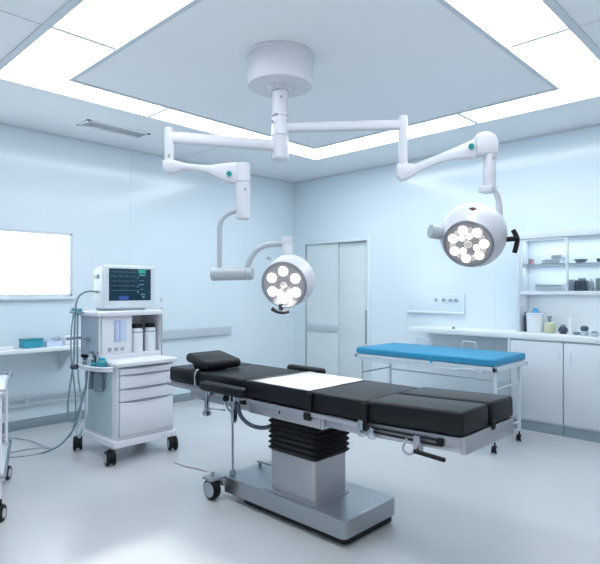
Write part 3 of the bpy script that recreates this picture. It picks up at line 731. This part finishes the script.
hose([cam(83, 392, 4.92), cam(80, 410, 4.92), cam(76, 425, 4.92)]+hp((69, 436, 4.98), (60, 446, 5.06), (45, 452.5, 5.15), (25, 457, 5.02), (0, 458, 4.98), (-30, 459, 4.96)), .009, 'tube', 'dark grey cable running from the cart base across the floor to the left', 'floor_cable', 'cable')
hose([tuple(cam(px, py, 540*1.542/(py-290))) for px, py in ((52, 448), (42, 446), (30, 440), (15, 438), (0, 437))], .005, 'tubel', 'thin grey cable curving on the floor behind the instrument trolley', 'floor_cable', 'cable')
hose([tuple(cam(px, py, 540*1.542/(py-290))) for px, py in ((54, 449), (40, 447), (22, 450), (8, 453), (-12, 454))], .006, 'tubel', 'second grey cable on the floor, between the other two', 'floor_cable', 'cable')
hose([(-4.88, 2.25, .80), (-4.86, 2.22, .6), (-4.88, 2.23, .42), (-4.98, 2.26, .36)], .007, 'white', 'white drain tube hanging under the side tray of the cart')
hose([tuple(cam(px, py, 540*1.545/(py-290))) for px, py in ((174, 462), (184, 466), (196, 468), (207, 471.5))], .004, 'red', 'thin reddish cable on the floor leading to the table base caster', 'floor_cable', 'cable')
f = MB(); f.lathe(cam(74.5, 369, 5.17), (0, 0, 1), [(0, .03), (.01, .04), (.035, .04), (.045, .03)], 14)
tag(obj('hose_clip', f, M['dgl']), 'dark clip gathering the hoses beside the cart tray', 'clip')

# ================================================================ instrument trolley at the left edge
tx0_, tx1_, ty0_, ty1_ = -4.83, -3.88, 1.02, 1.56
it = thing('instrument_trolley', 'pale steel instrument trolley cut off by the left edge of the photo', 'trolley', (-4.83, 1.56, 0))
# legs
for x, y in ((tx0_+.03, ty1_-.03), (tx1_-.03, ty1_-.03), (tx0_+.03, ty0_+.03), (tx1_-.03, ty0_+.03)):
    obj('leg', MB().cyl((x, y, .13), (x, y, .85), .012, n=12), M['cartw'], it)
def shelf_(z, name):
    f = MB(); f.box((tx0_, ty0_, z), (tx1_, ty1_, z+.015), .004)
    o_ = obj(name, f, M['bed'], it)
    f = MB()
    cs = [(tx0_, ty0_, z+.035), (tx1_, ty0_, z+.035), (tx1_, ty1_, z+.035), (tx0_, ty1_, z+.035), (tx0_, ty0_, z+.035)]
    for a, b_ in zip(cs, cs[1:]): f.tube([a, b_], .011, sm=False)
    obj('shelf_rim', f, M['chrome'], o_)
shelf_(.84, 'top_shelf'); shelf_(.27, 'lower_shelf')
obj('corner_bumper', MB().box((tx0_-.012, ty1_-.03, .835), (tx0_+.03, ty1_+.012, .875), .008), M['tube'], it)
for x, y in ((tx0_+.03, ty1_-.03), (tx1_-.03, ty1_-.03), (tx0_+.03, ty0_+.03), (tx1_-.03, ty0_+.03)):
    caster(it, x, y, .055, (.3, 1, 0), top=.14)
it.rotation_euler = (0, 0, math.radians(-20))

# ================================================================ blue examination bed
eb = thing('examination_bed', 'long examination bed with bright blue mattress on a white frame', 'bed', (-3.0, 5.4, 0))
bx0, bx1, by0, by1 = -3.87, -2.23, 4.95, 5.72
f = MB().box((bx0, by0, 0.820), (bx1+.01, by1, 0.890), .018, 4)
obj('mattress', f, M['blue'], eb)
obj('mattress_strap', MB().box((-2.62, by0-.004, 0.817), (-2.60, by0+.0, 0.885)).box((-2.9, by0-.004, 0.790), (-2.88, by0+.0, 0.875)), M['bluec'], eb)
f = MB()
f.box((bx0-.02, by0-.0, 0.768), (bx1+.03, by0+.03, 0.813), .005); f.box((bx0-.02, by1-.03, 0.780), (bx1+.03, by1, 0.813), .005)
f.box((bx0-.02, by0, 0.780), (bx0+.02, by1, 0.813), .005); f.box((bx1-.01, by0, 0.768), (bx1+.03, by1, 0.813), .005)
f.box((bx0, by0+.02, 0.800), (bx1, by1-.02, 0.819))
obj('bed_frame', f, M['bed'], eb)
f = MB(); f.box((bx0+.1, by0-.02, 0.745), (bx1-.1, by0-.008, 0.770), .003)
for x in (bx0+.2, -3.2, -2.9, -2.45): f.box((x, by0-.02, 0.745), (x+.03, by0+.01, 0.795), .003)
f.tube([(-2.62, by0-.03, 0.755), (-2.48, by0-.03, .79), (-2.36, by0-.03, 0.765)], .008)
obj('side_rail', f, M['bed'], eb)
for x in (bx0+.05, bx1-.0):
    for y in (by0+.04, by1-.15):
        l = obj('leg', MB().box((x-.015, y-.015, .10), (x+.015, y+.015, .785), .004), M['bed'], eb)
        c = caster(eb, x, y, .035, (1, .2, 0), top=.10)
f = MB()
for x in (bx0+.05, bx1-.0):
    f.tube([(x, by0+.03, .60), (x, by1-.15, .60)], .010, sm=False); f.tube([(x, by0+.03, .20), (x, by1-.15, .20)], .008, sm=False)
f.tube([(bx0+.05, by1-.15, .58), (bx1, by1-.15, .58)], .010, sm=False)
obj('cross_bar', f, M['bed'], eb)
for x in (-3.55, -2.95):
    obj('grab_rail', MB().tube([(x, by1+.01, .80), (x, by1+.01, .93), (x, by1+.01, .95), (x+.02, by1+.01, .965), (x+.15, by1+.01, .965), (x+.17, by1+.01, .95), (x+.17, by1+.01, .93), (x+.17, by1+.01, .80)], .007, it=1), M['bed'], eb)

# ================================================================ counter run on the back wall
cf = 6.03
obj_ = tag(obj('worktop', MB().box((-3.85, cf, 1.005), (-.3, YW-.002, 1.07), .006), M['count']), 'long white worktop along the back wall over the base cabinets', 'worktop')
xs = [(-2.52, -1.955), (-1.95, -1.385), (-1.38, -.815)]
labs = ['white base cabinet with plain door, nearest the blue bed', 'white base cabinet with plain door at the right edge of the photo', 'white base cabinet hidden past the right edge of the photo']
for i, (a, b_) in enumerate(xs):
    cb_ = thing('base_cabinet', labs[i], 'cabinet', ((a+b_)/2, 6.26, 0), 'base cabinets under the worktop')
    obj('carcass', B((a, cf+.03, .10), (b_, YW-.002, 1.004), .002), M['cab'], cb_)
    obj('plinth', B((a, cf+.02, 0), (b_, YW-.02, .10)), M['skirt'], cb_)
    ddd = obj('door', B((a+.004, cf+.006, .125), (b_-.004, cf+.028, .985), .004), M['cab'], cb_)
    hx = b_-.06 if i % 2 == 0 else a+.06
    obj('handle', MB().box((hx-.012, cf-.004, .80), (hx+.012, cf+.008, .90), .004), M['trimw'], ddd)
    obj('shadow_gap', B((a+.002, cf+.024, .985), (b_-.002, cf+.034, 1.004)), M['trimg'], cb_)
obj_ = tag(obj('end_panel', B((-2.545, cf, .10), (-2.522, YW-.002, 1.004), .002), M['cab']), 'thin white end panel on the left side of the base cabinets', 'panel')
# wall cabinet (tall open unit above the counter)
ux0, ux1, uf = -2.48, -.7, 6.20
uc = thing('wall_cabinet', 'white wall cabinet with glass sliding doors above the worktop', 'cabinet', (-1.6, 6.35, 1.07))
f = MB()
f.box((ux0-.03, uf, 1.0705), (ux0, YW-.002, 2.20), .002)
f.box((ux1, uf, 1.0705), (ux1+.03, YW-.002, 2.20), .002)
f.box((ux0, uf, 2.13), (ux1, YW-.002, 2.20), .002)
obj('carcass', f, M['cab'], uc)
obj('back_panel', B((ux0, YW-.02, 1.0705), (ux1, YW-.004, 2.13)), M['cabin'], uc)
obj('shelf', B((ux0, uf+.01, 1.495), (ux1, YW-.02, 1.525), .002), M['cab'], uc)
obj('shelf', B((ux0, uf+.045, 1.825), (ux1, YW-.02, 1.843), .002), M['cab'], uc)
for k, (a, b_, yy) in enumerate(((ux0+.005, -1.965, uf+.012), (-1.985, -1.40, uf+.028), (-1.42, ux1-.01, uf+.012))):
    f = MB(); t = .022
    f.box((a, yy, 1.527), (a+t, yy+.014, 2.128), .002); f.box((b_-t, yy, 1.527), (b_, yy+.014, 2.128), .002)
    f.box((a+t, yy, 1.527), (b_-t, yy+.014, 1.54)); f.box((a+t, yy, 2.105), (b_-t, yy+.014, 2.128))
    d_ = obj('door', f, M['trimw'], uc)
    obj('pane', B((a+t, yy+.005, 1.54), (b_-t, yy+.009, 2.105)), M['glass'], d_)
# items in the wall cabinet
zs1, zs2 = 1.8435, 1.5255
lathe_thing('specimen_jar', 'small pink jar on the upper shelf of the wall cabinet', 'jar', -2.40, 6.34, zs1, [('jar_body', M['pink'], [(0, .03), (.05, .032), (.06, .026)]), ('lid', M['white'], [(.06, .034), (.075, .034), (.078, .03)])])
for k, (a, b_, z0, z1) in enumerate(((-2.27, -2.06, zs1, zs1+.03), (-2.26, -2.06, zs1+.031, zs1+.055), (-2.16, -2.04, zs1+.056, zs1+.10))):
    tag(obj('folded_linen', MB().box((a, 6.27, z0), (b_, 6.44, z1), .012, 3), M['white']), ['bottom folded white linen on the upper shelf of the wall cabinet', 'middle folded white linen of the stack on the upper shelf', 'topmost smaller white linen bundle of the stack on the upper shelf'][k], 'linen', 'folded linens in the wall cabinet')
lathe_thing('instrument_bowl', 'shallow grey bowl on the upper shelf behind the second glass door', 'bowl', -1.87, 6.34, zs1, [('bowl', M['mgl'], [(0, .03), (.01, .05), (.04, .075), (.042, .070), (.02, .05), (.014, .01)])])
lathe_thing('instrument_bowl', 'dark bowl on the upper shelf at the right edge of the photo', 'bowl', -1.66, 6.34, zs1, [('bowl', M['dgl'], [(0, .03), (.01, .05), (.04, .06), (.042, .055), (.02, .05), (.014, .01)])])
o = thing('carton', 'wide white carton on the lower shelf of the wall cabinet', 'box', (-2.2, 6.35, zs2))
obj('box_body', B((-2.33, 6.27, zs2), (-2.06, 6.44, zs2+.07), .004), M['white'], o); obj('lid', B((-2.333, 6.267, zs2+.07), (-2.057, 6.443, zs2+.085), .003), M['cab'], o)
tag(obj('file_box', B((-1.99, 6.29, zs2), (-1.93, 6.42, zs2+.14), .005), M['cartd']), 'small blue grey box left of the dark glass bottle on the lower shelf', 'box')
o = thing('storage_jar', 'squat dark square bottle on the lower shelf of the wall cabinet', 'bottle', (-1.86, 6.34, zs2))
obj('jar_body', B((-1.92, 6.28, zs2), (-1.80, 6.40, zs2+.13), .015, 3), M['dgl'], o); obj('lid', MB().lathe((-1.86, 6.34, zs2+.13), (0, 0, 1), [(0, .04), (.02, .04), (.024, .034)], 20), M['mgl'], o)
lathe_thing('glass_bottle', 'slim clear bottle between the dark bottle and the olive box', 'bottle', -1.76, 6.33, zs2, [('bottle_body', M['tubel'], [(0, .025), (.09, .025), (.12, .012)]), ('stopper', M['white'], [(.12, .014), (.14, .014)])])
tag(obj('file_box', B((-1.71, 6.28, zs2), (-1.58, 6.42, zs2+.15), .004), M['olive']), 'olive grey box on the lower shelf at the right edge of the photo', 'box')
# on the worktop
zc_ = 1.0705
lathe_thing('spray_bottle', 'tall thin black bottle at the far left of the worktop items', 'bottle', -2.44, 6.30, zc_, [('bottle_body', M['dgl'], [(0, .03), (.17, .03), (.19, .018), (.20, .016)]), ('cap', M['black'], [(.20, .018), (.225, .018)])])
bk = thing('bucket', 'white cylindrical bucket with lid at the left end of the worktop', 'bucket', (-2.325, 6.25, zc_))
obj('bucket_body', MB().lathe((-2.325, 6.25, zc_), (0, 0, 1), [(0, .080), (.01, .084), (.20, .090)], 32), M['white'], bk)
obj('lid', MB().lathe((-2.325, 6.25, zc_+.20), (0, 0, 1), [(0, .094), (.018, .096), (.022, .09)], 32), M['cab'], bk)
lathe_thing('blue_cap', 'small bright blue cap lying on the white bucket lid', 'cap', -2.32, 6.25, zc_+.2225, [('cap', M['bluec'], [(0, .05), (.015, .045), (.025, .028), (.05, .024), (.052, .02)])])
lathe_thing('pump_jar', 'pale yellow jar with dark pump top beside the white bucket', 'jar', -2.165, 6.25, zc_, [('jar_body', M['yel'], [(0, .05), (.01, .055), (.11, .055), (.12, .04)]), ('pump', M['mgl'], [(.12, .02), (.16, .016), (.17, .03), (.19, .028)])])
lathe_thing('dark_jar', 'squat dark round jar right of the yellow jar', 'jar', -2.03, 6.27, zc_, [('jar_body', M['dgl'], [(0, .03), (.03, .05), (.06, .045), (.08, .025)]), ('lid', M['mgl'], [(.08, .028), (.10, .024)])])
lathe_thing('clear_cylinder', 'tall slim white cylinder standing in the middle of the worktop items', 'bottle', -1.945, 6.25, zc_, [('bottle_body', M['white'], [(0, .02), (.16, .02), (.18, .012)]), ('cap', M['cab'], [(.18, .013), (.22, .011)])])
lathe_thing('small_dish', 'low grey dish right of the slim white cylinder', 'dish', -1.87, 6.20, zc_, [('dish', M['mgl'], [(0, .025), (.008, .035), (.03, .045), (.03, .04), (.012, .03), (.01, .005)])])
lathe_thing('dark_jar', 'black round-stoppered glass jar near the right end of the worktop', 'jar', -1.78, 6.15, zc_, [('jar_body', M['tubel'], [(0, .04), (.04, .042), (.05, .03)]), ('stopper', M['dgl'], [(.05, .03), (.07, .04), (.095, .034), (.105, .015)])])
lathe_thing('small_dish', 'pale glass dish with dark lid at the right end of the worktop', 'dish', -1.68, 6.14, zc_, [('dish', M['tubel'], [(0, .04), (.03, .05), (.035, .045)]), ('lid', M['mgl'], [(.035, .03), (.05, .025)])])
# gas outlet panel on back wall
gp = thing('gas_outlet_panel', 'pale wall panel with a row of four gas outlets above the blue bed', 'wall panel', (-3.7, YW-.02, 1.24))
obj('panel_plate', B((-4.12, YW-.022, 1.25), (-3.30, YW-.001, 1.50), .005), M['wall'], gp)
obj('panel_rail', B((-4.13, YW-.045, 1.235), (-3.29, YW-.001, 1.265), .005), M['trimw'], gp)
for x in (-3.70, -3.59, -3.49, -3.41):
    f = MB().lathe((x, YW-.022, 1.42), (0, -1, 0), [(0, .028), (.012, .028), (.02, .018)], 16); oo = obj('outlet', f, M['trimg'], gp)
    obj('outlet_socket', MB().lathe((x, YW-.042, 1.42), (0, -1, 0), [(0, .014), (.008, .014)], 12), M['skirt'], oo)
# tiny wall fittings
tag(obj('wall_hook', MB().lathe((-3.25, 6.1, 1.0705), (0, 0, 1), [(0, .02), (.02, .02), (.03, .01)], 12), M['skirt']), 'tiny dark knob standing on the worktop behind the blue bed', 'knob')
for y, z, l in ((3.95, 1.42, 'small round wall fitting just right of the patient monitor'), (4.55, .62, 'small round wall fitting under the bumper rail')):
    tag(obj('wall_socket', MB().lathe((XW, y, z), (1, 0, 0), [(0, .022), (.01, .022), (.012, .016)], 14), M['trimg']), l, 'wall fitting')

# ================================================================ light
wd = bpy.data.worlds.new('world'); sc.world = wd; wd.use_nodes = True
bg = wd.node_tree.nodes['Background']; bg.inputs['Color'].default_value = (.84, .92, 1, 1); bg.inputs['Strength'].default_value = .6
def area(name, loc, target, size, power, col, sy=None, spread=None):
    l_ = bpy.data.lights.new(name, 'AREA'); l_.energy = power; l_.color = col; l_.size = size
    if sy: l_.shape = 'RECTANGLE'; l_.size_y = sy
    if spread: l_.spread = math.radians(spread)
    o_ = bpy.data.objects.new(name, l_); C.objects.link(o_); o_.location = loc
    d_ = Vector(target)-Vector(loc); o_.rotation_euler = d_.to_track_quat('-Z', 'Y').to_euler(); return o_
def spot(name, loc, target, power, ang, blend, col, rad=.08):
    l_ = bpy.data.lights.new(name, 'SPOT'); l_.energy = power; l_.color = col; l_.spot_size = math.radians(ang); l_.spot_blend = blend; l_.shadow_soft_size = rad
    o_ = bpy.data.objects.new(name, l_); C.objects.link(o_); o_.location = loc
    d_ = Vector(target)-Vector(loc); o_.rotation_euler = d_.to_track_quat('-Z', 'Y').to_euler(); return o_
spot('lamp_beam', cR+nR*.05, (-2.6, 2.8, .9), 60, 40, .8, (1, .98, .94))
spot('lamp_beam', cL+nL*.05, (-2.7, 2.8, .9), 40, 40, .8, (1, .98, .94))

# daylight from an opening behind the camera; an unseen wall segment added beside it bounds the patch of light on the floor
struct('wall_sun_blocker', B((XW-.2, Y0-.2, 0), (-3.03, Y0, ZC)), M['wall'])
sn = bpy.data.lights.new('sun', 'SUN'); sn.energy = 3.2; sn.angle = math.radians(2.8); sn.color = (1, .98, .95)
so = bpy.data.objects.new('sun', sn); C.objects.link(so); so.location = (-2, -4, 6)
so.rotation_euler = Vector((0, 3.46, -ZC)).to_track_quat('-Z', 'Y').to_euler()

area('cabinet_fill_light', (-1.7, 6.34, 2.12), (-1.7, 6.341, 1), 1.5, 2.6, (.92, .97, 1), .06)  # added fill lights brightening the cabinet interior, no fixtures there
area('cabinet_fill_light', (-1.7, 6.34, 1.82), (-1.7, 6.341, 1), 1.5, 2.3, (.92, .97, 1), .06)
area('cabinet_fill_light', (-1.7, 6.34, 1.49), (-1.7, 6.341, 1), 1.5, .9, (.92, .97, 1), .06)
